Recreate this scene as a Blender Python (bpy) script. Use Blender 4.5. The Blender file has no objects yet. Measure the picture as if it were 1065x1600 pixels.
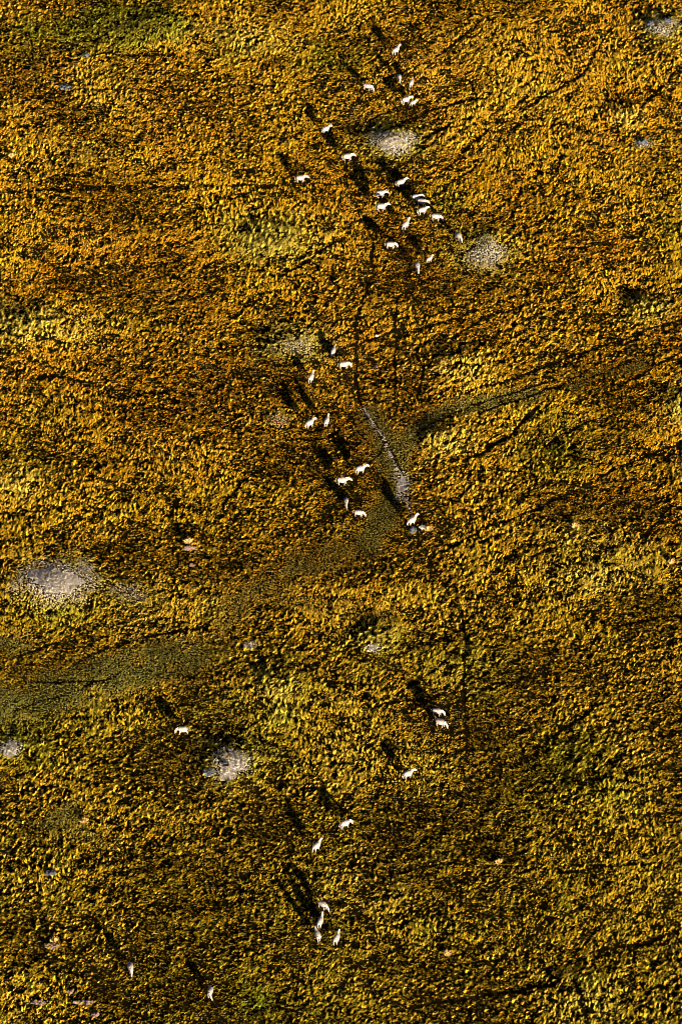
import bpy, math, random
import numpy as np
from mathutils import Vector, Matrix
R = math.radians
sc = bpy.context.scene
C = sc.collection
random.seed(4)
rng = np.random.default_rng(11)

# ---------------------------------------------------------------- camera, sky, sun, exposure
PITCH, DIST, VFOV = R(43.0), 702.0, R(13.0)
cam_d = bpy.data.cameras.new('camera')
cam = bpy.data.objects.new('camera', cam_d); C.objects.link(cam)
cam.location = (0, -DIST*math.cos(PITCH), DIST*math.sin(PITCH))
cam.rotation_euler = (math.pi/2 - PITCH, 0, 0)
cam_d.sensor_fit = 'VERTICAL'; cam_d.angle = VFOV
cam_d.clip_start = 1; cam_d.clip_end = 40000
sc.camera = cam

SUN_EL = R(8.0)
sun_dir = Vector((4.3, -8.3, 0)).normalized()*math.cos(SUN_EL) + Vector((0, 0, math.sin(SUN_EL)))
w = bpy.data.worlds.new('World'); sc.world = w; w.use_nodes = True
nt = w.node_tree
sky = nt.nodes.new('ShaderNodeTexSky'); sky.sky_type = 'NISHITA'; sky.sun_disc = False
sky.air_density = .15; sky.dust_density = .1; sky.ozone_density = 1.0
sky.sun_elevation = SUN_EL
sky.sun_rotation = math.atan2(sun_dir.x, sun_dir.y)
bg = nt.nodes['Background']; bg.inputs['Strength'].default_value = 0.05
nt.links.new(sky.outputs[0], bg.inputs[0])
sd = bpy.data.lights.new('sun', 'SUN'); sd.energy = 5.0; sd.angle = R(0.5); sd.color = (1.0, 0.86, 0.66)
sun = bpy.data.objects.new('sun', sd); C.objects.link(sun)
sun.rotation_euler = sun_dir.to_track_quat('Z', 'Y').to_euler()
vs = sc.view_settings
vs.view_transform = 'Standard'; vs.look = 'None'; vs.gamma = 1; vs.use_curve_mapping = False
vs.exposure = 2.35
sc.cycles.diffuse_bounces = 1
sc.cycles.filter_width = 0.9

# ---------------------------------------------------------------- helpers
CP, SP, TF = math.cos(PITCH), math.sin(PITCH), math.tan(VFOV/2)
def at(px, py, z=0.0):
    """photo pixel -> ground point at height z"""
    u = (px-532.5)/800*TF; v = (800-py)/800*TF
    d = (u, CP + v*SP, -SP + v*CP)
    t = (z - cam.location.z)/d[2]
    return (d[0]*t, cam.location.y + d[1]*t)
def to_px(x, y, z=0.0):
    ry = y - cam.location.y; rz = z - cam.location.z
    dep = ry*CP - rz*SP; up = ry*SP + rz*CP
    return 532.5 + x/dep/TF*800, 800 - up/dep/TF*800

def hash2(ix, iy, s):
    n = (ix.astype(np.int64)*374761393 + iy.astype(np.int64)*668265263 + s*974634777) & 0xffffffff
    n = ((n ^ (n >> 13))*1274126177) & 0xffffffff
    n = n ^ (n >> 16)
    return (n & 0xffffff)/float(0xffffff)
def noise(x, y, s=0):
    ix = np.floor(x); iy = np.floor(y); fx = x-ix; fy = y-iy
    fx = fx*fx*(3-2*fx); fy = fy*fy*(3-2*fy)
    a = hash2(ix, iy, s); b = hash2(ix+1, iy, s); c = hash2(ix, iy+1, s); d = hash2(ix+1, iy+1, s)
    return (a*(1-fx)+b*fx)*(1-fy) + (c*(1-fx)+d*fx)*fy
def fbm(x, y, s=0, o=3):
    t = 0; a = .5; n = 0
    for k in range(o):
        t = t + a*noise(x*2**k, y*2**k, s+k*17); n += a; a *= .5
    return t/n
def seg_dist(px, py, pts):
    d = np.full(px.shape, 1e9)
    for (x0, y0), (x1, y1) in zip(pts[:-1], pts[1:]):
        dx, dy = x1-x0, y1-y0
        t = np.clip(((px-x0)*dx + (py-y0)*dy)/(dx*dx+dy*dy), 0, 1)
        d = np.minimum(d, np.hypot(px-x0-t*dx, (py-y0-t*dy)))
    return d

# mounds: px, py, radius m, height m
MOUNDS = [(614, 224, 5.0, .75), (757, 392, 5.5, .55), (86, 912, 6.5, .45), (362, 1192, 5.5, .85), (16, 1172, 4.5, .5),
          (462, 541, 5.5, .5), (432, 660, 4, .5), (425, 376, 7, .4), (980, 182, 5, .5), (1012, 488, 4.5, .5),
          (708, 578, 6, .45), (50, 516, 9, .6), (590, 1008, 6, .55), (1032, 46, 4.5, .7), (1003, 228, 3.5, .4),
          (690, 688, 5.5, .6), (905, 1560, 6, .5), (935, 1240, 8, .6), (440, 1075, 6, .7), (1062, 632, 5, .45),
          (905, 745, 8, .6), (300, 850, 2.0, .4), (230, 52, 6, .5), (885, 905, 10, .5), (560, 200, 3, -.3), (640, 800, 3, .2)]
MXY = [(*at(a, b), r, h) for a, b, r, h in MOUNDS]
def height(x, y):
    x = np.asarray(x, float); y = np.asarray(y, float)
    z = (fbm(x/26+50, y/30+50, 3, 2)-.5)*.9 + (fbm(x/7+9, y/7+9, 8, 2)-.5)*.28
    fade = np.clip((170-np.abs(x))/60, 0, 1)*np.clip((240-np.abs(y))/60, 0, 1)
    z = z*fade
    for mx, my, r, h in MXY:
        z = z + h*np.exp(-((x-mx)**2+(y-my)**2)/(r*r*.55))
    return z
def hz(x, y): return float(height(np.array([x]), np.array([y]))[0])

def tag(o, label=None, cat=None, group=None, kind=None):
    if label: o['label'] = label
    if cat: o['category'] = cat
    if group: o['group'] = group
    if kind: o['kind'] = kind
    return o
def mesh_obj(name, v, f, m, parent=None, smooth=False):
    me = bpy.data.meshes.new(name); me.from_pydata(v, [], f)
    if m: me.materials.append(m)
    if smooth: me.polygons.foreach_set('use_smooth', [True]*len(me.polygons))
    me.update()
    o = bpy.data.objects.new(name, me); C.objects.link(o)
    if parent: o.parent = parent
    return o

# ---------------------------------------------------------------- materials
def mat(name, rough=.9):
    m = bpy.data.materials.new(name); m.use_nodes = True
    b = m.node_tree.nodes['Principled BSDF']
    b.inputs['Roughness'].default_value = rough
    b.inputs['Specular IOR Level'].default_value = .12
    return m, m.node_tree, b
def ramp(nt_, fac, stops):
    r = nt_.nodes.new('ShaderNodeValToRGB')
    while len(r.color_ramp.elements) < len(stops): r.color_ramp.elements.new(.5)
    for e, (p, c) in zip(r.color_ramp.elements, stops): e.position = p; e.color = (*c, 1)
    nt_.links.new(fac, r.inputs[0]); return r.outputs[0]
def tnoise(nt_, scale, detail=4, coord='Object'):
    tc = nt_.nodes.new('ShaderNodeTexCoord'); n = nt_.nodes.new('ShaderNodeTexNoise')
    n.inputs['Scale'].default_value = scale; n.inputs['Detail'].default_value = detail
    nt_.links.new(tc.outputs[coord], n.inputs['Vector']); return n.outputs['Fac']

def soil_mat(name, stops, scale, bump=.4):
    m, t, b = mat(name, 1.0); b.inputs['Specular IOR Level'].default_value = 0
    t.links.new(ramp(t, tnoise(t, scale, 6), stops), b.inputs['Base Color'])
    bp = t.nodes.new('ShaderNodeBump'); bp.inputs['Strength'].default_value = bump; bp.inputs['Distance'].default_value = .08
    t.links.new(tnoise(t, scale*3, 5), bp.inputs['Height']); t.links.new(bp.outputs[0], b.inputs['Normal'])
    return m
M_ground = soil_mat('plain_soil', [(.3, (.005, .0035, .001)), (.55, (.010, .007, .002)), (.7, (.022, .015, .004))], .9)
M_bare = soil_mat('bare_pale_soil', [(.3, (.22, .18, .16)), (.5, (.38, .33, .30)), (.7, (.50, .45, .42))], 1.4, .8)
M_heap = soil_mat('brown_clods', [(.3, (.07, .045, .035)), (.6, (.18, .12, .10))], 6, .6)
M_grey = soil_mat('grey_clods', [(.3, (.03, .035, .04)), (.6, (.09, .10, .115))], 6, .6)
M_stone = soil_mat('pale_stone', [(.3, (.45, .38, .34)), (.6, (.68, .6, .55))], 8, .3)

M_grass, t, b = mat('grass_blades', .85)
a1 = t.nodes.new('ShaderNodeAttribute'); a1.attribute_type = 'INSTANCER'; a1.attribute_name = 'tint'
a2 = t.nodes.new('ShaderNodeAttribute'); a2.attribute_name = 'tipness'
mx = t.nodes.new('ShaderNodeMix'); mx.data_type = 'RGBA'; mx.blend_type = 'MIX'
bl = t.nodes.new('ShaderNodeMix'); bl.data_type = 'RGBA'; bl.inputs[0].default_value = .38
bl.inputs[7].default_value = (.66, .41, .04, 1)
b.inputs['Specular IOR Level'].default_value = 0
t.links.new(a1.outputs['Color'], bl.inputs[6])
t.links.new(a1.outputs['Color'], mx.inputs[6]); t.links.new(bl.outputs[2], mx.inputs[7])
t.links.new(a2.outputs['Fac'], mx.inputs[0]); t.links.new(mx.outputs[2], b.inputs['Base Color'])

def plain(name, col, rough=.9):
    m, t_, b_ = mat(name, rough); b_.inputs['Base Color'].default_value = (*col, 1); return m
def varied(name, c0, c1, scale):
    m, t_, b_ = mat(name, .9)
    t_.links.new(ramp(t_, tnoise(t_, scale, 3), [(.35, c0), (.65, c1)]), b_.inputs['Base Color']); return m

# ---------------------------------------------------------------- ground (one sheet to the horizon)
xs = np.concatenate([-np.geomspace(20000, 175, 12), np.linspace(-170, 170, 273), np.geomspace(175, 20000, 12)])
ys = np.concatenate([-np.geomspace(20000, 245, 12), np.linspace(-240, 240, 385), np.geomspace(245, 20000, 12)])
X, Y = np.meshgrid(xs, ys); Z = height(X, Y)
V = np.stack([X, Y, Z], -1).reshape(-1, 3)
nx, ny = len(xs), len(ys)
i = (np.arange(ny-1)[:, None]*nx + np.arange(nx-1)[None]).ravel()
F = np.stack([i, i+1, i+nx+1, i+nx], 1)
g = mesh_obj('ground', V.tolist(), F.tolist(), M_ground, smooth=True); tag(g, kind='structure')

# bare soil patches: px, py, half width px, half height px
PATCH = [(614, 222, 30, 17), (757, 396, 30, 19), (88, 906, 52, 27), (84, 932, 40, 16), (16, 1171, 16, 13), (362, 1194, 26, 24),
         (627, 757, 9, 20), (388, 1011, 9, 6), (1030, 40, 22, 11), (1003, 226, 15, 8), (462, 540, 30, 16), (432, 660, 14, 9),
         (583, 1011, 9, 7), (205, 925, 26, 12), (755, 410, 22, 12)]
M_scuff = soil_mat('pink_scuffed_soil', [(.3, (.12, .085, .075)), (.6, (.26, .20, .18))], 3, .5)
def patch(px, py, a, bb, seed):
    cx, cy = at(px, py, hz(*at(px, py))); sx = a/10.; sy = bb/10./SP
    nr, na = 12, 48; v = []; f = []
    for r in range(nr+1):
        for k in range(na):
            th = 2*math.pi*k/na
            wob = 1 + .22*math.sin(2*th+seed) + .13*math.sin(3*th+seed*2.3) + .1*math.sin(7*th+seed*5) + .07*math.sin(13*th+seed)
            q = r/nr*wob*.75
            x = cx + sx*q*math.cos(th); y = cy + sy*q*math.sin(th)
            v.append([x, y, 0])
    A = np.array(v); A[:, 2] = height(A[:, 0], A[:, 1])
    rr = np.repeat(np.arange(nr+1), na)/nr
    A[:, 2] += np.where(rr > .95, -.06, .015 + .05*fbm(A[:, 0]*2.3, A[:, 1]*2.3, seed, 2)*(1-rr))
    for r in range(nr):
        for k in range(na):
            k2 = (k+1) % na
            f.append((r*na+k, (r+1)*na+k, (r+1)*na+k2, r*na+k2))
    return tag(mesh_obj('bare_soil', A.tolist(), f, M_bare), kind='structure')
for k, p in enumerate(PATCH): 
    if k not in (1, 3, 8, 9, 10, 11, 13, 14): patch(*p, k+1)

# pale trodden trail: a broken string of bare clods and scuffs
def clod_trail(name, pts, m):
    rs = random.Random(5); v = []; f = []
    for (x0, y0, w0), (x1, y1, w1) in zip(pts[:-1], pts[1:]):
        nn = int(math.hypot(x1-x0, y1-y0)*.62)
        for s in range(nn):
            t_ = rs.random(); w_ = w0+(w1-w0)*t_
            px, py = x0+(x1-x0)*t_+rs.gauss(0, w_*.5), y0+(y1-y0)*t_+rs.gauss(0, w_*.5)
            cx, cy = at(px, py, hz(*at(px, py))); cz = hz(cx, cy); r = .06+.13*rs.random()**2; b0 = len(v); na = 7
            for rr, dz in ((1.25, -.05), (1, .03), (.5, .6)):
                for k in range(na):
                    th = 6.283*k/na; q = rr*(.7+.6*rs.random())
                    v.append((cx+r*1.3*q*math.cos(th), cy+r*q*math.sin(th), cz+(dz if dz < 0 else dz*r)))
            for a in range(2):
                for k in range(na): f.append((b0+a*na+k, b0+a*na+(k+1) % na, b0+(a+1)*na+(k+1) % na, b0+(a+1)*na+k))
            f.append(tuple(b0+2*na+k for k in range(na)))
    return tag(mesh_obj(name, v, f, m), kind='structure')
clod_trail('game_trail', [(568, 638, 1), (577, 652, 1.2), (590, 672, 1.6), (603, 696, 2.2), (612, 715, 2), (618, 728, 3), (622, 738, 4), (634, 775, 4), (642, 800, 2)], M_scuff)

# ---------------------------------------------------------------- zebras: px, py, image heading deg, pose, scale, label
ZEB = [
 (619.2, 78.2, 38, 'walk', .95, 'lone topmost zebra of the herd, walking up and to the right'),
 (623.7, 122.2, -78, 'graze', .85, 'small zebra seen end on, left one of the pair below the topmost zebra'),
 (642.5, 128.4, 72, 'low', .88, 'zebra seen from behind, right one of the pair below the topmost zebra'),
 (575.6, 136.2, -20, 'graze', 1., 'white zebra standing alone left of the topmost group, head lowered to the right'),
 (635.5, 155.8, 14, 'low', .98, 'adult zebra whose head is overlapped by a smaller one, in the top group'),
 (646.0, 160.4, 25, 'low', .72, 'zebra foal standing against the head of the adult in the top group'),
 (510.3, 201.3, 25, 'low', .92, 'zebra left of the shaded hollow beside the pale bare mound, near the top'),
 (544.2, 244.6, 4, 'low', 1.02, 'zebra walking right just below and left of the pale bare mound near the top'),
 (471.0, 278.8, 2, 'low', .98, 'leftmost zebra of the upper herd, standing alone with a thin shadow behind'),
 (627.2, 285.0, 14, 'walk', .98, 'uppermost zebra of the dense group below the pale bare mound'),
 (595.7, 303.0, 1, 'low', 1., 'upper one of the two parallel zebras at the left of the dense group'),
 (597.3, 322.9, 0, 'walk', 1.04, 'lower one of the two parallel zebras at the left of the dense group'),
 (651.5, 308.2, 2, 'low', .95, 'zebra half hidden behind two others, back one of the stack of three'),
 (659.8, 315.6, -14, 'low', .98, 'middle zebra of the tight stack of three in the dense group'),
 (660.9, 328.4, 14, 'low', .98, 'front zebra of the tight stack of three in the dense group'),
 (682.6, 339.9, -13, 'graze', 1.02, 'zebra with lowered head directly right below the stack of three'),
 (634.3, 350.3, 46, 'walk', .98, 'zebra turned up and right at the lower left of the stack of three'),
 (716.7, 370.5, -50, 'graze', .98, 'zebra grazing down towards the second bare mound, rightmost of the herd'),
 (611.9, 383.6, -3, 'graze', .98, 'zebra grazing by the top of the dark trail, left of the lower pair'),
 (671.6, 404.2, 36, 'low', .74, 'small young zebra at the right of the lower pair, under the dense group'),
 (651.8, 417.5, -76, 'graze', 1.05, 'zebra facing the camera with its head down, left of the small young one'),
 (521.0, 547.6, 68, 'low', .92, 'narrow zebra seen from behind at the right edge of the yellow green mound'),
 (538.8, 570.6, 5, 'graze', 1.02, 'broadside zebra grazing just left of the straight dark trail'),
 (486.5, 589.0, 62, 'walk', .95, 'lone zebra walking away below the yellow green mound'),
 (485.2, 660.8, 30, 'low', 1., 'left zebra of the pair halfway down, turned three quarters to the right'),
 (510.6, 657.4, 68, 'walk', .92, 'right zebra of the pair halfway down, seen from behind'),
 (564.6, 732.2, 15, 'low', 1.04, 'zebra left of the pale trodden soil, upper one of two walking right'),
 (536.5, 750.8, -2, 'low', 1.08, 'zebra left of the pale trodden soil, lower and left one of two walking right'),
 (540.6, 785.4, -84, 'graze', .86, 'small zebra end on with a dark back, in the shadow of the one below it'),
 (561.8, 802.6, -8, 'graze', .9, 'zebra grazing broadside at the left of the dark green strip'),
 (644.6, 812.0, 32, 'walk', 1.02, 'zebra with raised head at the lower end of the pale trail, above the grey lumps'),
 (684.4, 1113.0, -8, 'graze', .96, 'back zebra of the close pair near the right hand trail in the lower half'),
 (689.6, 1130.4, -22, 'graze', 1., 'front zebra of the close pair near the right hand trail, head to the ground'),
 (638.8, 1208.8, 20, 'low', .98, 'lone zebra below the close pair, turned up and right'),
 (284.0, 1141.4, 182, 'graze', .98, 'the only zebra facing left, grazing alone above the mound with the burrow'),
 (540.8, 1287.5, 20, 'graze', 1., 'zebra with arched neck grazing to the right, upper of two in the lower middle'),
 (495.6, 1321.5, 42, 'walk', .98, 'striped zebra turned up and right, lower left of two in the lower middle'),
 (505.4, 1415.4, -30, 'graze', .98, 'top zebra of the bottom cluster of four, its head down on the right'),
 (500.9, 1439.0, 66, 'up', .98, 'zebra with its long neck stretched up, second from the top in the bottom cluster'),
 (495.6, 1460.4, 118, 'walk', .95, 'striped zebra facing away and left at the lower left of the bottom cluster'),
 (526.2, 1465.4, 62, 'walk', .98, 'slim zebra facing away and right at the right side of the bottom cluster'),
 (204.5, 1514.0, -76, 'graze', 1.02, 'lone zebra with bluish back and striped neck in the bottom left corner area'),
 (328.0, 1552.0, -102, 'grazet', .96, 'lowest zebra of all, alone near the bottom edge with curved back'),
]
for n_, q in enumerate(ZEB): assert len(q[5].split()) <= 16, q[5]
ZPOS = []
for (px, py, a, pose, s, lab) in ZEB:
    z0 = hz(*at(px, py))
    x, y = at(px, py, z0 + (.72 if 'graze' in pose else .84)*s)
    hd = math.atan2(math.sin(R(a))/SP, math.cos(R(a)))
    off = .17*s
    x -= off*math.cos(hd); y -= off*math.sin(hd)
    ZPOS.append((x, y, hz(x, y), hd))

def skin_mesh(name, V_, E_, Rr, root=0, sub=2):
    me = bpy.data.meshes.new(name); me.from_pydata(V_, E_, [])
    o = bpy.data.objects.new(name, me); C.objects.link(o)
    o.modifiers.new('skin', 'SKIN').use_smooth_shade = True
    sub_ = o.modifiers.new('sub', 'SUBSURF'); sub_.levels = sub; sub_.render_levels = sub
    sv = me.skin_vertices[0].data
    for k, r in enumerate(Rr):
        sv[k].radius = r if isinstance(r, tuple) else (r, r); sv[k].use_root = (k == root)
    dg = bpy.context.evaluated_depsgraph_get()
    out = bpy.data.meshes.new_from_object(o.evaluated_get(dg))
    bpy.data.objects.remove(o); bpy.data.meshes.remove(me)
    out.name = name; return out

M_zeb, t, b = mat('zebra_coat', .75)
at_ = t.nodes.new('ShaderNodeAttribute'); at_.attribute_name = 'band'
sn = t.nodes.new('ShaderNodeMath'); sn.operation = 'SINE'
ad = t.nodes.new('ShaderNodeMath'); ad.operation = 'MULTIPLY_ADD'; ad.inputs[1].default_value = 3.0
t.links.new(tnoise(t, 4, 2), ad.inputs[0]); t.links.new(at_.outputs['Fac'], ad.inputs[2])
t.links.new(ad.outputs[0], sn.inputs[0])
mr = t.nodes.new('ShaderNodeMapRange'); mr.inputs[1].default_value = .45; mr.inputs[2].default_value = .8
t.links.new(sn.outputs[0], mr.inputs[0])
mz = t.nodes.new('ShaderNodeMix'); mz.data_type = 'RGBA'
mz.inputs[6].default_value = (.33, .275, .235, 1); mz.inputs[7].default_value = (.07, .045, .035, 1)
t.links.new(mr.outputs[0], mz.inputs[0])
sp = t.nodes.new('ShaderNodeSeparateXYZ'); tc = t.nodes.new('ShaderNodeTexCoord'); t.links.new(tc.outputs['Object'], sp.inputs[0])
lt = t.nodes.new('ShaderNodeMath'); lt.operation = 'LESS_THAN'; lt.inputs[1].default_value = .07; t.links.new(sp.outputs[2], lt.inputs[0])
m2 = t.nodes.new('ShaderNodeMix'); m2.data_type = 'RGBA'; m2.inputs[7].default_value = (.04, .035, .03, 1)
t.links.new(lt.outputs[0], m2.inputs[0]); t.links.new(mz.outputs[2], m2.inputs[6]); t.links.new(m2.outputs[2], b.inputs['Base Color'])
M_mane = varied('zebra_mane', (.06, .045, .04), (.7, .62, .55), 9)
M_tail = varied('zebra_tail_hair', (.08, .06, .05), (.45, .4, .35), 12)
M_eye = plain('dark_eye', (.01, .01, .01), .2)

NECK = {  # neck mid, poll, bridge, muzzle  (x, z, y)
 'graze': [(.80, .93, 0), (1.00, .60, 0), (1.07, .40, 0), (1.13, .16, 0)],
 'grazet': [(.76, .93, .15), (.90, .62, .32), (.95, .42, .40), (1.0, .18, .46)],
 'low':   [(.84, 1.16, 0), (1.10, 1.08, .02), (1.24, .93, .03), (1.38, .74, .04)],
 'walk':  [(.82, 1.28, 0), (1.04, 1.40, 0), (1.22, 1.27, 0), (1.42, 1.10, 0)],
 'up':    [(.78, 1.38, 0), (.96, 1.60, 0), (1.12, 1.50, 0), (1.32, 1.38, 0)],
}
STRIDE = {'graze': (.06, -.08, .05, -.07), 'grazet': (.0, .08, -.05, .05), 'low': (.14, -.12, .12, -.10), 'walk': (.18, -.14, .16, -.12), 'up': (.03, -.03, .04, -.04)}
def build_zebra(pose):
    nk = NECK[pose]; st = STRIDE[pose]
    V_ = [(-.50, 0, 1.03), (-.70, 0, 1.08), (-.12, 0, .96), (.28, 0, .97), (.52, 0, 1.09)]
    Rr = [(.33, .33), .20, (.41, .41), (.38, .38), .26]
    E_ = [(0, 1), (0, 2), (2, 3), (3, 4)]
    last = 4
    for (x, z, y), r in zip(nk, (.145, .115, .095, .065)):
        V_.append((x, y, z)); Rr.append(r); E_.append((last, len(V_)-1)); last = len(V_)-1
    poll = 6
    hdv = (Vector(V_[8]) - Vector(V_[6])).normalized()
    upv = Vector((-hdv.z, 0, hdv.x)); upv = upv if upv.z > 0 or pose.startswith('graze') else -upv
    if pose.startswith('graze'): upv = Vector((hdv.z*-1, 0, hdv.x)).normalized()
    for s in (-1, 1):
        p = Vector(V_[poll]) + Vector((0, s*.07, 0)) + upv*.11 - hdv*.02
        V_.append(tuple(p)); Rr.append(.035); E_.append((poll, len(V_)-1))
        V_.append(tuple(p + upv*.09 + Vector((0, s*.03, 0)))); Rr.append(.014); E_.append((len(V_)-2, len(V_)-1))
    for s, dx in ((1, st[0]), (-1, st[1])):
        base = 3; ch = [((.36, s*.17, .80), .12), ((.38+dx*.3, s*.17, .62), .09), ((.40+dx*.7, s*.16, .40), .068), ((.39+dx, s*.15, .14), .052), ((.42+dx, s*.15, .03), .062)]
        for p, r in ch: V_.append(p); Rr.append(r); E_.append((base, len(V_)-1)); base = len(V_)-1
    for s, dx in ((1, st[3]), (-1, st[2])):
        base = 0; ch = [((-.46, s*.18, .84), .165), ((-.46+dx*.3, s*.18, .66), .115), ((-.60+dx*.7, s*.16, .46), .075), ((-.56+dx, s*.15, .14), .054), ((-.52+dx, s*.15, .03), .062)]
        for p, r in ch: V_.append(p); Rr.append(r); E_.append((base, len(V_)-1)); base = len(V_)-1
    me = skin_mesh('zebra_body', V_, E_, Rr, 0, 2)
    n = len(me.vertices); co = np.empty(n*3); me.vertices.foreach_get('co', co); co = co.reshape(-1, 3)
    band = np.zeros(n)
    nb = np.array([(a, c, b_) for a, b_, c in nk]); neck0 = np.array([.52, 0, 1.10])
    chain = np.vstack([neck0, nb])
    best = np.full(n, 1e9); sval = np.zeros(n); acc = 0
    for a_, b_ in zip(chain[:-1], chain[1:]):
        d = b_-a_; L = np.linalg.norm(d); tt = np.clip(((co-a_)@d)/L**2, 0, 1)
        dd = np.linalg.norm(co-(a_+tt[:, None]*d), axis=1); k = dd < best
        best[k] = dd[k]; sval[k] = (acc+tt[k]*L); acc += L
    leg = co[:, 2] < .72
    neckm = (co[:, 0] > .55) & (~leg | (co[:, 0] > .66))
    rump = (co[:, 0] < -.35) & ~leg
    band = co[:, 0]*38.
    band[rump] = (co[rump, 0]*18 + co[rump, 2]*24)
    band[leg] = co[leg, 2]*60
    band[neckm] = .52*38 + sval[neckm]*44
    at2 = me.attributes.new('band', 'FLOAT', 'POINT'); at2.data.foreach_set('value', band)
    me.materials.clear(); me.materials.append(M_zeb)
    # mane: thick upright fin
    pts = [Vector((.46, 0, 1.27))] + [None]*3
    c3 = [Vector((.52, 0, 1.10)), Vector(V_[5]), Vector(V_[6]), Vector(V_[7])]
    rr = [.19, .14, .11, .06]; line = []
    for k in range(4):
        d = (c3[min(k+1, 3)] - c3[max(k-1, 0)]).normalized(); up = Vector((-d.z, 0, d.x)).normalized()
        line.append((c3[k]+up*(rr[k]*.75), up, .10 if k < 3 else .02))
    v = []; f = []
    samples = []
    for k in range(3):
        for q in range(4):
            tt = q/4; p = line[k][0].lerp(line[k+1][0], tt); u = line[k][1].lerp(line[k+1][1], tt).normalized()
            samples.append((p, u, line[k][2]*(1-tt)+line[k+1][2]*tt))
    samples.append(line[3])
    for j, (p, u, h) in enumerate(samples):
        h *= (1 if j % 2 else .82)
        for s, up_, wd in ((-1, 0, .03), (-1, 1, .012), (1, 1, .012), (1, 0, .03)):
            q = p + u*(h*1.4*up_) + Vector((0, s*wd, 0)); v.append(tuple(q))
        if j:
            a = (j-1)*4
            for s in range(4): f.append((a+s, a+(s+1) % 4, a+4+(s+1) % 4, a+4+s))
    f.append((0, 1, 2, 3)); e = len(v)-4; f.append((e+3, e+2, e+1, e))
    mane = bpy.data.meshes.new('mane'); mane.from_pydata(v, [], f); mane.materials.append(M_mane)
    tail = skin_mesh('tail', [(-.80, 0, 1.17), (-.90, 0, 1.05), (-.93, 0, .85), (-.92, .02, .66), (-.90, .04, .48)],
                     [(0, 1), (1, 2), (2, 3), (3, 4)], [.035, .028, .024, .05, .015], 0, 1)
    tail.materials.clear(); tail.materials.append(M_tail)
    return me, mane, tail
ZMESH = {p: build_zebra(p) for p in NECK}
for (px, py, a, pose, s, lab), (x, y, z, hd) in zip(ZEB, ZPOS):
    e = bpy.data.objects.new('zebra', None); C.objects.link(e)
    e.location = (x, y, z); e.rotation_euler = (0, 0, hd); e.scale = (s*1.08, s*1.14, s*1.08)
    tag(e, lab, 'zebra', 'zebras crossing the plain')
    for nm, me in zip(('body', 'mane', 'tail'), ZMESH[pose]):
        o = bpy.data.objects.new(nm, me); C.objects.link(o); o.parent = e

# ---------------------------------------------------------------- clod heaps and stones
def heap(name, px, py, rx, ry, h, m, n, label, cat):
    cx, cy = at(px, py, hz(*at(px, py))); rs = random.Random(int(px*7+py))
    v = []; f = []
    # low dome
    na, nr = 18, 5; cz = hz(cx, cy)
    def lump(ox, oy, oz, ax, ay, az, na, nr, amp):
        b0 = len(v)
        for r in range(nr+1):
            ph = math.pi/2*r/nr
            for k in range(na):
                th = 2*math.pi*k/na; q = 1+amp*(rs.random()-.5)
                v.append((ox+ax*math.cos(th)*math.sin(ph)*q, oy+ay*math.sin(th)*math.sin(ph)*q, oz+az*math.cos(ph)*q - (.08 if r == nr else 0)))
        for r in range(nr):
            for k in range(na): f.append((b0+r*na+k, b0+(r+1)*na+k, b0+(r+1)*na+(k+1) % na, b0+r*na+(k+1) % na))
    lump(0, 0, 0, rx, ry, h, na, nr, .3)
    for _ in range(n):
        th = rs.random()*6.283; q = rs.random()**.5
        ox, oy = rx*q*math.cos(th), ry*q*math.sin(th); r = .1+.16*rs.random()
        lump(ox, oy, h*(1-q*q)**.5*.8 if q < 1 else 0, r, r, r*.9, 7, 3, .5)
    o = mesh_obj(name, v, f, m); o.location = (cx, cy, cz)
    return tag(o, label, cat)
H = 'dirt_heap'
heap(H, 295, 856, .9, .5, .35, M_heap, 14, 'reddish brown dirt heap under a pale tussock left of centre', 'dirt heap')
heap(H, 82, 1479, 1.1, .6, .3, M_heap, 16, 'broken brown dirt heap below a straw tuft near the left edge', 'dirt heap')
heap(H, 61, 1567, 1.1, .45, .25, M_heap, 12, 'leftmost flat brown dirt heap in the bottom left corner', 'dirt heap')
heap(H, 110, 1550, .5, .4, .25, M_heap, 6, 'small brown clod heap above the long low one, bottom left corner', 'dirt heap')
heap(H, 132, 1567, 1.4, .4, .25, M_heap, 18, 'long low row of brown clods in the bottom left corner', 'dirt heap')
heap(H, 149, 1585, .6, .4, .25, M_heap, 7, 'lowest small brown clod heap in the bottom left corner', 'dirt heap')
heap(H, 300, 884, .5, .3, .2, M_heap, 6, 'small brown clods just below the heap with the pale tussock', 'dirt heap')
heap(H, 135, 86, .7, .5, .35, M_grey, 7, 'dark grey lump below the green thicket in the top left', 'dirt heap')
heap(H, 103, 137, 1.0, .8, .4, M_grey, 12, 'wide dark grey rubble heap in the top left', 'dirt heap')
heap(H, 1016, 38, .7, .6, .35, M_grey, 8, 'left grey lump on the bare mound in the top right corner', 'dirt heap')
heap(H, 1042, 34, .9, .7, .45, M_grey, 10, 'right grey lump on the bare mound in the top right corner', 'dirt heap')
heap(H, 1003, 223, .8, .5, .3, M_grey, 9, 'grey rubble on the small bare mound at the right edge', 'dirt heap')
heap(H, 644, 829, .6, .6, .35, M_grey, 10, 'dark grey lump straight below the zebra with raised head', 'dirt heap')
heap(H, 660, 824, .6, .35, .25, M_stone, 5, 'pale grey lump right of the dark one below the raised head zebra', 'dirt heap')
heap(H, 327, 1207, .9, .8, .3, M_grey, 9, 'dark bluish rubble left of the mound with the burrow', 'dirt heap')
heap(H, 79, 1365, .9, .5, .3, M_grey, 9, 'faint grey rubble in dark grass in the lower left', 'dirt heap')
heap(H, 588, 574, .18, .16, .16, M_heap, 3, 'tiny brown clod beside the straight dark trail', 'dirt heap')
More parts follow.
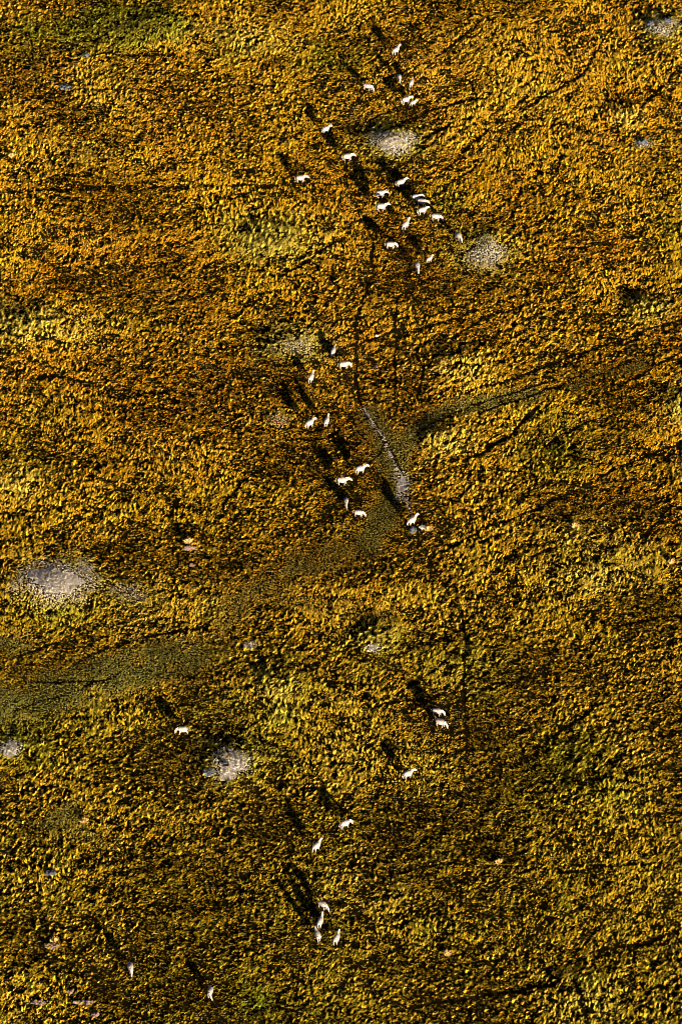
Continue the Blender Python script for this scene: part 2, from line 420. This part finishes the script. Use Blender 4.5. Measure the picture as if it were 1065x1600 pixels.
heap('stone', 589, 525, .22, .16, .2, M_stone, 1, 'single small pale stone right of the straight dark trail', 'stone')
# burrow hole in the mound
M_dark = soil_mat('burrow_soil', [(.3, (.03, .022, .018)), (.6, (.09, .07, .06))], 5)
def burrow(px, py):
    z = hz(*at(px, py)); cx, cy = at(px, py, z); v = []; f = []; na = 20
    for r, (q, dz) in enumerate(((1.5, .04), (1.15, .20), (.95, .16), (.8, -.1), (.0, -.15))):
        for k in range(na):
            th = 2*math.pi*k/na
            v.append((.42*q*math.cos(th), .3*q*math.sin(th), dz + (.04*math.sin(3*th) if dz > 0 else 0)))
    for r in range(4):
        for k in range(na): f.append((r*na+k, r*na+(k+1) % na, (r+1)*na+(k+1) % na, (r+1)*na+k))
    o = mesh_obj('burrow_entrance', v, f, M_dark); o.location = (cx, cy, z+.10)
    tag(o, 'dark burrow entrance in the pale mound below the only left facing zebra', 'burrow')



burrow(353, 1197)

# ---------------------------------------------------------------- grass tufts
def tuft_mesh(name, seed, n, hgt, spread, wid, lean, feather):
    """a leaning plume of blades: a few long ones out in front, the rest shorter and ragged"""
    rs = random.Random(seed); v = []; f = []; tip = []
    for k in range(n):
        th = rs.random()*6.283; q = rs.random()**.7; lg = rs.random()
        lead = rs.random() < .28
        bx, by = .5*spread*q*math.cos(th), .4*spread*q*math.sin(th)
        ox = spread*q*math.cos(th)*.8 + lean*(.4+1.5*lg)*(1.5 if lead else 1); oy = spread*q*math.sin(th)*.75 + .05*(rs.random()-.5)
        h = hgt*(.45+.55*lg)*(1.3 if lead else .85); a = rs.random()*6.283
        wx, wy = wid*math.cos(a), wid*math.sin(a)
        b0 = len(v)
        for tt, ww, cv in ((0, .8, 0), (.5, 1.0, .28), (.8, .75 + feather, .62)):
            x, y, z = bx+ox*cv, by+oy*cv, h*tt*(1.12-.12*tt)
            v += [(x-wx*ww, y-wy*ww, z), (x+wx*ww, y+wy*ww, z)]; tip += [tt*.4, tt*.4]
        v.append((bx+ox*1.05, by+oy*1.05, h*(.92 if lead else 1))); tip.append(1.0)
        f += [(b0, b0+1, b0+3, b0+2), (b0+2, b0+3, b0+5, b0+4), (b0+4, b0+5, b0+6)]
    me = bpy.data.meshes.new(name); me.from_pydata(v, [], f); me.materials.append(M_grass)
    at2 = me.attributes.new('tipness', 'FLOAT', 'POINT'); at2.data.foreach_set('value', tip)
    return me
lib = bpy.data.collections.new('tuft_shapes')       # never linked to the scene
NV = 8; NS = 3
for k in range(NV+NS):
    if k >= NV: me = tuft_mesh('tuft', 30+k, 14, .19, .22, .018, .05, .2)
    elif k < 5: me = tuft_mesh('tuft', 30+k, 26, .23, .19, .017, .15, .25)
    else: me = tuft_mesh('tuft', 30+k, 28, .38, .20, .018, .15, .5)
    o = bpy.data.objects.new('tuft_%02d' % k, me); lib.objects.link(o)

# ---- where it grows
TRAILS = [
 ([(536, 250), (541, 290), (566, 350), (583, 375)], 2.4, .6), ([(583, 375), (580, 430), (566, 470), (556, 510), (555, 560), (557, 610), (566, 640), (590, 672), (603, 694), (625, 738), (640, 800)], 3.0, .9), ([(645, 815), (655, 850), (700, 930), (722, 965)], 2.8, .8), ([(722, 965), (727, 1010), (722, 1060), (726, 1130), (730, 1190)], 2.8, .85),
 ([(617, 470), (617, 560), (616, 645)], 2.6, .8), ([(664, 570), (652, 620)], 3.4, .7),
 ([(838, 636), (800, 678), (760, 702), (725, 722)], 3.0, .85), ([(720, 668), (706, 690)], 3, .8),
 ([(640, 690), (680, 658), (740, 636), (820, 620), (900, 598), (985, 566), (1065, 540)], 3, .5),
 ([(20, 1115), (60, 1098), (113, 1083)], 3, .62), ([(115, 1040), (145, 1020), (178, 1012), (240, 992), (330, 978)], 3, .68), ([(130, 1075), (180, 1058)], 3, .6),
 ([(0, 302), (150, 294), (300, 291), (460, 291), (560, 288)], 3, .55), ([(560, 290), (720, 300), (870, 290), (1065, 280)], 2.5, .35),
 ([(940, 400), (938, 480), (936, 560), (950, 640), (968, 700)], 2.8, .55),
 ([(1065, 500), (970, 532), (880, 562), (790, 596), (730, 612)], 3, .75), ([(1065, 440), (950, 460), (850, 500), (780, 540)], 2.6, .5),
 ([(1065, 690), (960, 735), (860, 785), (760, 826), (690, 866)], 3.2, .75), ([(1065, 770), (960, 790), (880, 830)], 2.6, .5),
 ([(935, 1484), (1000, 1478), (1065, 1452)], 4, .9), ([(640, 1575), (760, 1556), (860, 1540)], 4, .8), ([(895, 1530), (908, 1560), (916, 1600)], 4, .8),
 ([(860, 100), (800, 190), (760, 240), (700, 300)], 2.4, .4), ([(1000, 160), (900, 190), (820, 230)], 2.4, .4),
 ([(600, 440), (700, 400), (800, 360), (1065, 300)], 2.6, .45), ([(560, 500), (660, 440), (760, 420)], 2.6, .5), ([(575, 560), (640, 520), (760, 480), (880, 440)], 2.8, .55),
 ([(860, 690), (960, 640), (1065, 600)], 2.6, .5), ([(0, 850), (150, 810), (300, 790), (450, 800)], 2.6, .45),
 ([(0, 740), (200, 700), (420, 670)], 2.4, .4), ([(100, 860), (250, 920), (330, 930)], 2.4, .35),
 ([(120, 560), (260, 540), (420, 470)], 2.2, .3), ([(180, 240), (250, 190), (330, 150)], 2.4, .4), ([(94, 140), (92, 220), (110, 290)], 3, .45),
 ([(0, 1360), (200, 1340), (350, 1300)], 2.4, .3), ([(240, 1600), (300, 1520), (420, 1440)], 3, .5), ([(560, 1500), (700, 1480), (800, 1430)], 2.4, .4),
 ([(560, 330), (520, 420), (500, 520)], 2.4, .35), ([(770, 1270), (775, 1340), (780, 1400), (790, 1500)], 3, .6), ([(850, 0), (830, 90), (800, 160)], 2.2, .35)]
_r = random.Random(21)
for _k in range(64):          # faint animal tracks, most of them rising to the right
    _x = _r.uniform(480, 1065) if _k < 48 else _r.uniform(0, 500); _y = _r.uniform(60, 1580); _a = R(_r.gauss(28, 14) if _k < 48 else _r.gauss(12, 22)); _l = _r.uniform(60, 210); _p = []
    for _j in range(6):
        _p.append((_x, _y)); _x += _l/5*math.cos(_a); _y -= _l/5*math.sin(_a); _a += _r.gauss(0, .12)
    TRAILS.append((_p, 2.0, _r.uniform(.68, .9)))
BANDS = [([(-20, 1120), (60, 1092), (150, 1062), (230, 1040), (300, 1020)], 30, 1.25), ([(230, 1060), (330, 1000), (380, 935), (470, 885), (570, 850)], 24, .6),
         ([(570, 850), (605, 800), (620, 740), (605, 690), (580, 655)], 19, 1.35), ([(625, 700), (650, 668), (690, 650), (745, 632), (825, 618)], 13, 1.6), ([(825, 618), (920, 592), (1000, 565)], 9, .6),
         ([(420, 930), (520, 950), (600, 960)], 15, .4), ([(100, 880), (200, 930), (240, 940)], 18, .5), ([(0, 1000), (40, 1010)], 16, .7), ([(60, 1290), (110, 1270), (150, 1320)], 22, .6)]
GREEN = [(205, 40, 62, 26, 2.2), (130, 55, 60, 25, .9), (40, 60, 40, 40, .6), (110, 45, 90, 30, .5), (420, 375, 65, 32, .75), (455, 540, 45, 28, .6), (30, 500, 70, 30, .5), (200, 500, 90, 40, .3), (615, 225, 50, 34, .7), (740, 390, 62, 38, .55),
         (690, 315, 40, 30, .5), (1010, 485, 30, 20, .6), (860, 700, 60, 60, .45), (590, 1010, 50, 30, .7), (385, 1180, 55, 45, .7), (360, 1110, 40, 30, .4), (890, 1200, 80, 60, .5), (820, 1270, 60, 30, .35), (410, 1570, 50, 25, .6), (930, 1570, 50, 40, .5),
         (90, 950, 80, 35, .5), (240, 1120, 300, 110, .25), (40, 1150, 60, 50, .6), (1050, 350, 40, 90, .35), (740, 1050, 80, 60, .35), (1040, 930, 60, 80, .15), (500, 90, 60, 25, .5), (370, 75, 60, 22, .4), (1035, 45, 35, 25, .6), (1063, 630, 18, 28, .7),
         (60, 640, 60, 40, .3), (40, 720, 50, 40, .35), (930, 870, 80, 60, .3), (560, 80, 30, 30, .35), (170, 920, 60, 30, .3), (440, 1090, 45, 60, .5), (950, 1240, 60, 50, .5)]
STRAW = [(375, 60, 70, 25, .6), (30, 508, 75, 22, 1.1), (80, 515, 60, 18, .8), (690, 690, 36, 18, 1.), (725, 575, 25, 16, .9), (920, 905, 70, 25, .6), (700, 575, 40, 20, .6), (215, 965, 60, 25, .4), (430, 380, 62, 26, .95), (450, 535, 50, 22, 1.1),
         (978, 180, 22, 14, 1.), (30, 755, 28, 20, .9), (1015, 480, 28, 16, .7), (900, 830, 50, 30, .4), (340, 1185, 50, 40, .7), (430, 1080, 30, 40, .7), (590, 1000, 30, 18, .7), (615, 222, 48, 28, .6), (755, 395, 55, 30, .5), (920, 1570, 36, 22, .7),
         (975, 870, 60, 30, .4), (1030, 45, 36, 22, .6), (120, 150, 90, 60, .3), (560, 1390, 70, 50, .35), (530, 1160, 60, 120, .2), (700, 1120, 80, 180, .15), (1060, 640, 20, 22, .7), (150, 240, 60, 20, .4), (290, 960, 80, 60, .2), (750, 120, 200, 80, .15)]
SHADE_DARKS = [(545, 195, 22, 26, .8), (575, 193, 25, 8, .7), (560, 968, 14, 7, .6), (358, 1125, 24, 40, .7), (8, 482, 26, 14, .9), (700, 552, 24, 7, .8), (655, 664, 20, 9, .9), (868, 1532, 28, 9, .9), (985, 470, 18, 8, .8), (205, 40, 34, 14, .9), (240, 55, 20, 10, .6),  # mostly shade cast by the mounds, painted into the grass; also the dark green thicket
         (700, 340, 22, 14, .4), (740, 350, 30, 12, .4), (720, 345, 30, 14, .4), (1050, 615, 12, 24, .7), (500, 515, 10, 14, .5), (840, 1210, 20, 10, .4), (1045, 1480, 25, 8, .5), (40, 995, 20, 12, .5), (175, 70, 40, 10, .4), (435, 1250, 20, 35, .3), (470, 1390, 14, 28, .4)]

def grow(x, y, layer):
    z = height(x, y); u, v = to_px(x, y, z); n = len(x)
    wu = u + (noise(x/3, y/3, 5)-.5)*14; wv = v + (noise(x/3, y/3, 6)-.5)*14
    def blobs(L, power=1.):
        t_ = np.zeros(n)
        for cx, cy, a, b_, s in L: t_ = np.maximum(t_, s*power*np.exp(-.7*(((wu-cx)/a)**2 + ((wv-cy)/b_)**2)))
        return t_
    green = blobs(GREEN); straw = blobs(STRAW); dark = blobs(SHADE_DARKS, .6)
    band = np.zeros(n)
    for pts, w_, s in BANDS: band = np.maximum(band, s*np.exp(-(seg_dist(wu, wv, pts)/w_)**2))
    band *= np.clip(-.15 + 2.0*fbm(x/3.4, y/3.4, 501, 3) + .25*(rng.random(n)-.5), 0, 1.1)
    pt = np.zeros(n); halo = np.zeros(n); rn = (fbm(x/1.6, y/1.6, 520, 3)-.5)*.9
    for j, (cx, cy, a, b_) in enumerate(PATCH):
        r = np.sqrt(((wu-cx)/a)**2 + ((wv-cy)/b_)**2) + rn; halo = np.maximum(halo, np.exp(-((r-1.25)/.45)**2)); pt = np.maximum(pt, np.clip(1.35-r, 0, 1)*(.45 if j in (3, 10, 11, 13, 14) else .9 if j in (1, 8, 9) else 1.6))
    pt = np.maximum(pt, .8*np.exp(-(seg_dist(wu*.4+u*.6, wv*.4+v*.6, [(566, 636), (590, 672), (603, 694), (622, 738), (633, 772), (642, 800)])/3.2)**2)*(noise(x/.8, y/.8, 95) > .35))
    pt = np.clip(pt, 0, 1)
    tr = np.zeros(n); tu = u + (noise(x/2.2, y/2.2, 25)-.5)*5; tv = v + (noise(x/2.2, y/2.2, 26)-.5)*5
    for j, (pts, w_, s) in enumerate(TRAILS):
        if j not in (1, 6): s = s*.85
        d = seg_dist(tu, tv, pts); tr = np.maximum(tr, s*np.exp(-(d/w_)**2))
    tr *= 1-.9*pt
    big = fbm(x/14, y/16, 40, 3); med = fbm(x/4, y/4.6, 60, 3); fine = rng.random(n)
    fa = fbm(x/24, y/28, 310, 2)*1.5 - .25 + .3*np.clip((u-500)/600, -.5, 1)      # streak direction drifts over the plain
    cs = np.zeros(n); wsum = np.zeros(n)
    for q, th in enumerate((-.45, .05, .55)):
        rx_, ry_ = x*math.cos(th) + y*math.sin(th), -x*math.sin(th) + y*math.cos(th)
        wq = np.exp(-((fa-(.15, .5, .85)[q])/.16)**2) + 1e-4
        cs += wq*(.6*noise(rx_/1.25, ry_/.75, 77+q*5)+.4*noise(rx_/.6, ry_/.5, 78+q*5)); wsum += wq
    cl = np.clip((cs/wsum-.39)*4.4, 0, 1)     # clumping
    # heights
    pale = np.clip(.35 + 2.2*(fbm(x/20, y/20, 400, 2)-.45) + .25*np.clip((700-v)/700, -1, 1), .05, 1)
    if layer == 2:
        s = .7 + .6*fine + .3*(med-.5)
    elif layer == 0:
        s = .45 + .7*fine**2 + .5*cl + .5*(med-.5) + .6*(noise(x/2.3, y/2.3, 610)-.5)
    else:
        s = .85 + .7*fine**2 + .5*(med-.5)
    s *= (1 + .25*green + .35*straw)
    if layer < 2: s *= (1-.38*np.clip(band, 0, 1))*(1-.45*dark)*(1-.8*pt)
    s *= (1-.85*tr*(.5+.5*np.clip(noise(x/1.1, y/1.1, 91)*2-.3, 0, 1)))
    near = np.zeros(n); under = np.zeros(n)
    for zx, zy, zz, hd in ZPOS:
        d2 = (x-zx-.1*math.cos(hd))**2 + ((y-zy+.25-.1*math.sin(hd)))**2
        under = np.maximum(under, np.exp(-d2/1.1)); near = np.maximum(near, np.exp(-(d2/45)**2))
    s *= (1-.5*under)*(1-.28*near)
    if layer == 0: s *= .9
    keep = (s > .22) & ~((tr*(.55+.8*noise(x/.9, y/.9, 93)) > .42) & (rng.random(n) < .9))
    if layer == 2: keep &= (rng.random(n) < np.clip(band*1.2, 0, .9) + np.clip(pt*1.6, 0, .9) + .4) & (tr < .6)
    if layer == 1:
        keep &= (rng.random(n) < np.clip(.12 + .45*pale + 1.5*(med-.35) + .5*straw - 1.1*band - 1.2*dark - pt*1.5, 0, 1)*(1-.65*near)) & (tr < .35)
    elif layer == 0:
        keep &= rng.random(n) < np.clip(.02+1.0*cl+.9*(med-.5)-.10*np.clip((v-500)/700, 0, 1), 0, 1)
    # colours (base colours of the blades, with the mound shade mixed in)
    lerp = lambda a, b_, k: a + (np.asarray(b_)-a)*k[:, None]
    gold = np.array([.54, .272, .002]); rust = np.array([.47, .19, .004]); olive = np.array([.20, .175, .004])
    col = np.tile(gold, (n, 1))
    col = lerp(col, rust, np.clip((big-.40)*4, 0, 1)*.85*np.clip(1.15-(v-500)/1400, .3, 1))
    col = lerp(col, olive, np.clip((med-.5)*2.4, 0, .8)*.5 + np.clip((v-500)/900, 0, 1)*.75)
    col = lerp(col, rust*.9, (fine < .18)*.6)
    col = lerp(col, (.78, .46, .03), ((fine > .86)*.5) if layer != 1 else pale*(.35+.65*rng.random(n)))
    gv = fbm(x/2.2, y/2.2, 120, 2)
    col = lerp(col, (.13, .20, .006), np.clip(green*1.45*(.4+1.1*gv) - .1, 0, .85))
    col = lerp(col, (.64, .49, .07), np.clip(straw*1.15*(.35+.8*gv), 0, .8))
    col = lerp(col, (.045, .084, .030), np.clip(band*1.1, 0, .8))
    col = lerp(col, (.14, .13, .03), np.clip(dark*.8, 0, .8))  # blades darkened to paint in mound shade and deepen the thicket
    col = lerp(col, (.42, .36, .05), halo*.75*(rng.random(n) < .7))
    col = lerp(col, (.50, .47, .44), np.clip(pt*1.3*(.2+1.1*rng.random(n)), 0, .95))
    col *= (.78+.44*rng.random(n))[:, None]
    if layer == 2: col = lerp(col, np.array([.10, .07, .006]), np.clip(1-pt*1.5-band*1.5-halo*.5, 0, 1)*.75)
    col = np.clip(col, .003, .75)
    ang = (fbm(x/11, y/11, 200, 2)-.5)*3.4 + rng.normal(0, .55, n) + .25
    idx = rng.integers(*((0, 5), (5, NV), (NV, NV+NS))[layer], n)
    rot = np.stack([rng.normal(0, .09, n), rng.normal(0, .09, n), ang], 1)
    wxy = s**.7*(1+.3*(rng.random(n)-.5))*(.85 if layer == 0 else .95)
    scl = np.stack([wxy, wxy, s*(.9+.2*rng.random(n))], 1)
    k = keep
    P = np.stack([x, y, z-.015], 1)
    return P[k], rot[k], scl[k], col[k], idx[k]

def jitter_grid(sp_):
    xs_ = np.arange(-86, 86, sp_); ys_ = np.arange(-135, 165, sp_)
    X_, Y_ = np.meshgrid(xs_, ys_); X_ = X_ + rng.uniform(-.5, .5, X_.shape)*sp_; Y_ = Y_ + rng.uniform(-.5, .5, Y_.shape)*sp_
    X_, Y_ = X_.ravel(), Y_.ravel()
    u, v = to_px(X_, Y_); k = (u > -170) & (u < 1235) & (v > -150) & (v < 1750)
    return X_[k], Y_[k]

def grass_object(name, layer, spacing, label):
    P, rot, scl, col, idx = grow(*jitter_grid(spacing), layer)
    n = len(P); print(name, n)
    me = bpy.data.meshes.new(name); me.vertices.add(n); me.vertices.foreach_set('co', P.ravel())
    def attr(nm, ty, key, arr): me.attributes.new(nm, ty, 'POINT').data.foreach_set(key, arr.ravel())
    attr('rot', 'FLOAT_VECTOR', 'vector', rot); attr('scl', 'FLOAT_VECTOR', 'vector', scl)
    attr('tint', 'FLOAT_COLOR', 'color', np.concatenate([col, np.ones((n, 1))], 1)); attr('shape', 'INT', 'value', idx.astype(np.int32))
    me.materials.append(M_grass)
    o = bpy.data.objects.new(name, me); C.objects.link(o)
    tag(o, label, 'grass', kind='stuff')
    ng = bpy.data.node_groups.new(name, 'GeometryNodeTree')
    ng.interface.new_socket('Geometry', in_out='INPUT', socket_type='NodeSocketGeometry'); ng.interface.new_socket('Geometry', in_out='OUTPUT', socket_type='NodeSocketGeometry')
    N = ng.nodes.new; L = ng.links.new
    gi, go = N('NodeGroupInput'), N('NodeGroupOutput')
    ci = N('GeometryNodeCollectionInfo'); ci.inputs['Collection'].default_value = lib; ci.inputs['Separate Children'].default_value = True; ci.inputs['Reset Children'].default_value = True
    ip = N('GeometryNodeInstanceOnPoints'); ip.inputs['Pick Instance'].default_value = True
    def na(nm, ty):
        a_ = N('GeometryNodeInputNamedAttribute'); a_.data_type = ty; a_.inputs['Name'].default_value = nm
        return [s_ for s_ in a_.outputs if s_.enabled and s_.name == 'Attribute'][0]
    L(gi.outputs[0], ip.inputs['Points']); L(ci.outputs[0], ip.inputs['Instance'])
    L(na('shape', 'INT'), ip.inputs['Instance Index']); L(na('rot', 'FLOAT_VECTOR'), ip.inputs['Rotation']); L(na('scl', 'FLOAT_VECTOR'), ip.inputs['Scale'])
    L(ip.outputs[0], go.inputs[0])
    o.modifiers.new('grow', 'NODES').node_group = ng
    return o
grass_object('grass', 0, .35, 'dense low golden and olive grass covering the whole plain')
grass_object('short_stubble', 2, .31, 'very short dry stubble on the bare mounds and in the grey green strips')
grass_object('tall_grass', 1, .92, 'taller straw topped grass tufts scattered through the golden grass')

# ---------------------------------------------------------------- single tussocks that stand out
M_tus = varied('pale_tussock', (.50, .30, .06), (.62, .44, .20), 5)
def tussock(px, py, h, r, label):
    rs = random.Random(int(px)*3+int(py)); v = []; f = []
    for k in range(70):
        th = rs.random()*6.283; q = rs.random()**.6; bx, by = .35*r*q*math.cos(th), .35*r*q*math.sin(th)
        ox, oy = r*q*math.cos(th)+.12, r*q*math.sin(th); hh = h*(1-.4*q)*(.75+.4*rs.random()); a = rs.random()*6.283
        wx, wy = .03*math.cos(a), .03*math.sin(a); b0 = len(v)
        for tt, cv, ww in ((0, 0, .8), (.5, .3, 1), (.8, .65, 1.3)):
            v += [(bx+ox*cv-wx*ww, by+oy*cv-wy*ww, hh*tt), (bx+ox*cv+wx*ww, by+oy*cv+wy*ww, hh*tt)]
        v.append((bx+ox, by+oy, hh)); f += [(b0, b0+1, b0+3, b0+2), (b0+2, b0+3, b0+5, b0+4), (b0+4, b0+5, b0+6)]
    z = hz(*at(px, py)); x, y = at(px, py, z+h*.4)
    o = mesh_obj('grass_tussock', v, f, M_tus); o.location = (x, y, hz(x, y)-.02)
    tag(o, label, 'tussock', 'pale tussocks standing out of the grass')
tussock(668, 826, .8, .75, 'round yellow tussock right below the zebra with raised head')
tussock(293, 846, 1.0, .7, 'pale peach tussock growing on the reddish dirt heap left of centre')
tussock(1048, 878, .95, .55, 'bright upright tussock at the right edge, halfway down')
tussock(897, 822, 1.1, .6, 'tall pale tussock with spiky blades in the right of the middle')
tussock(778, 1347, .95, .5, 'pale upright tussock beside the faint vertical trail in the lower right')
tussock(131, 1283, .8, .6, 'orange straw tussock above the dark hollow in the lower left')
tussock(18, 243, .9, .5, 'pale tussock close to the left edge in the upper left')
tussock(698, 1490, .85, .6, 'bright orange tussock near the bottom, right of centre')
tussock(84, 1469, .9, .6, 'straw tussock behind the broken brown dirt heap at the left edge')
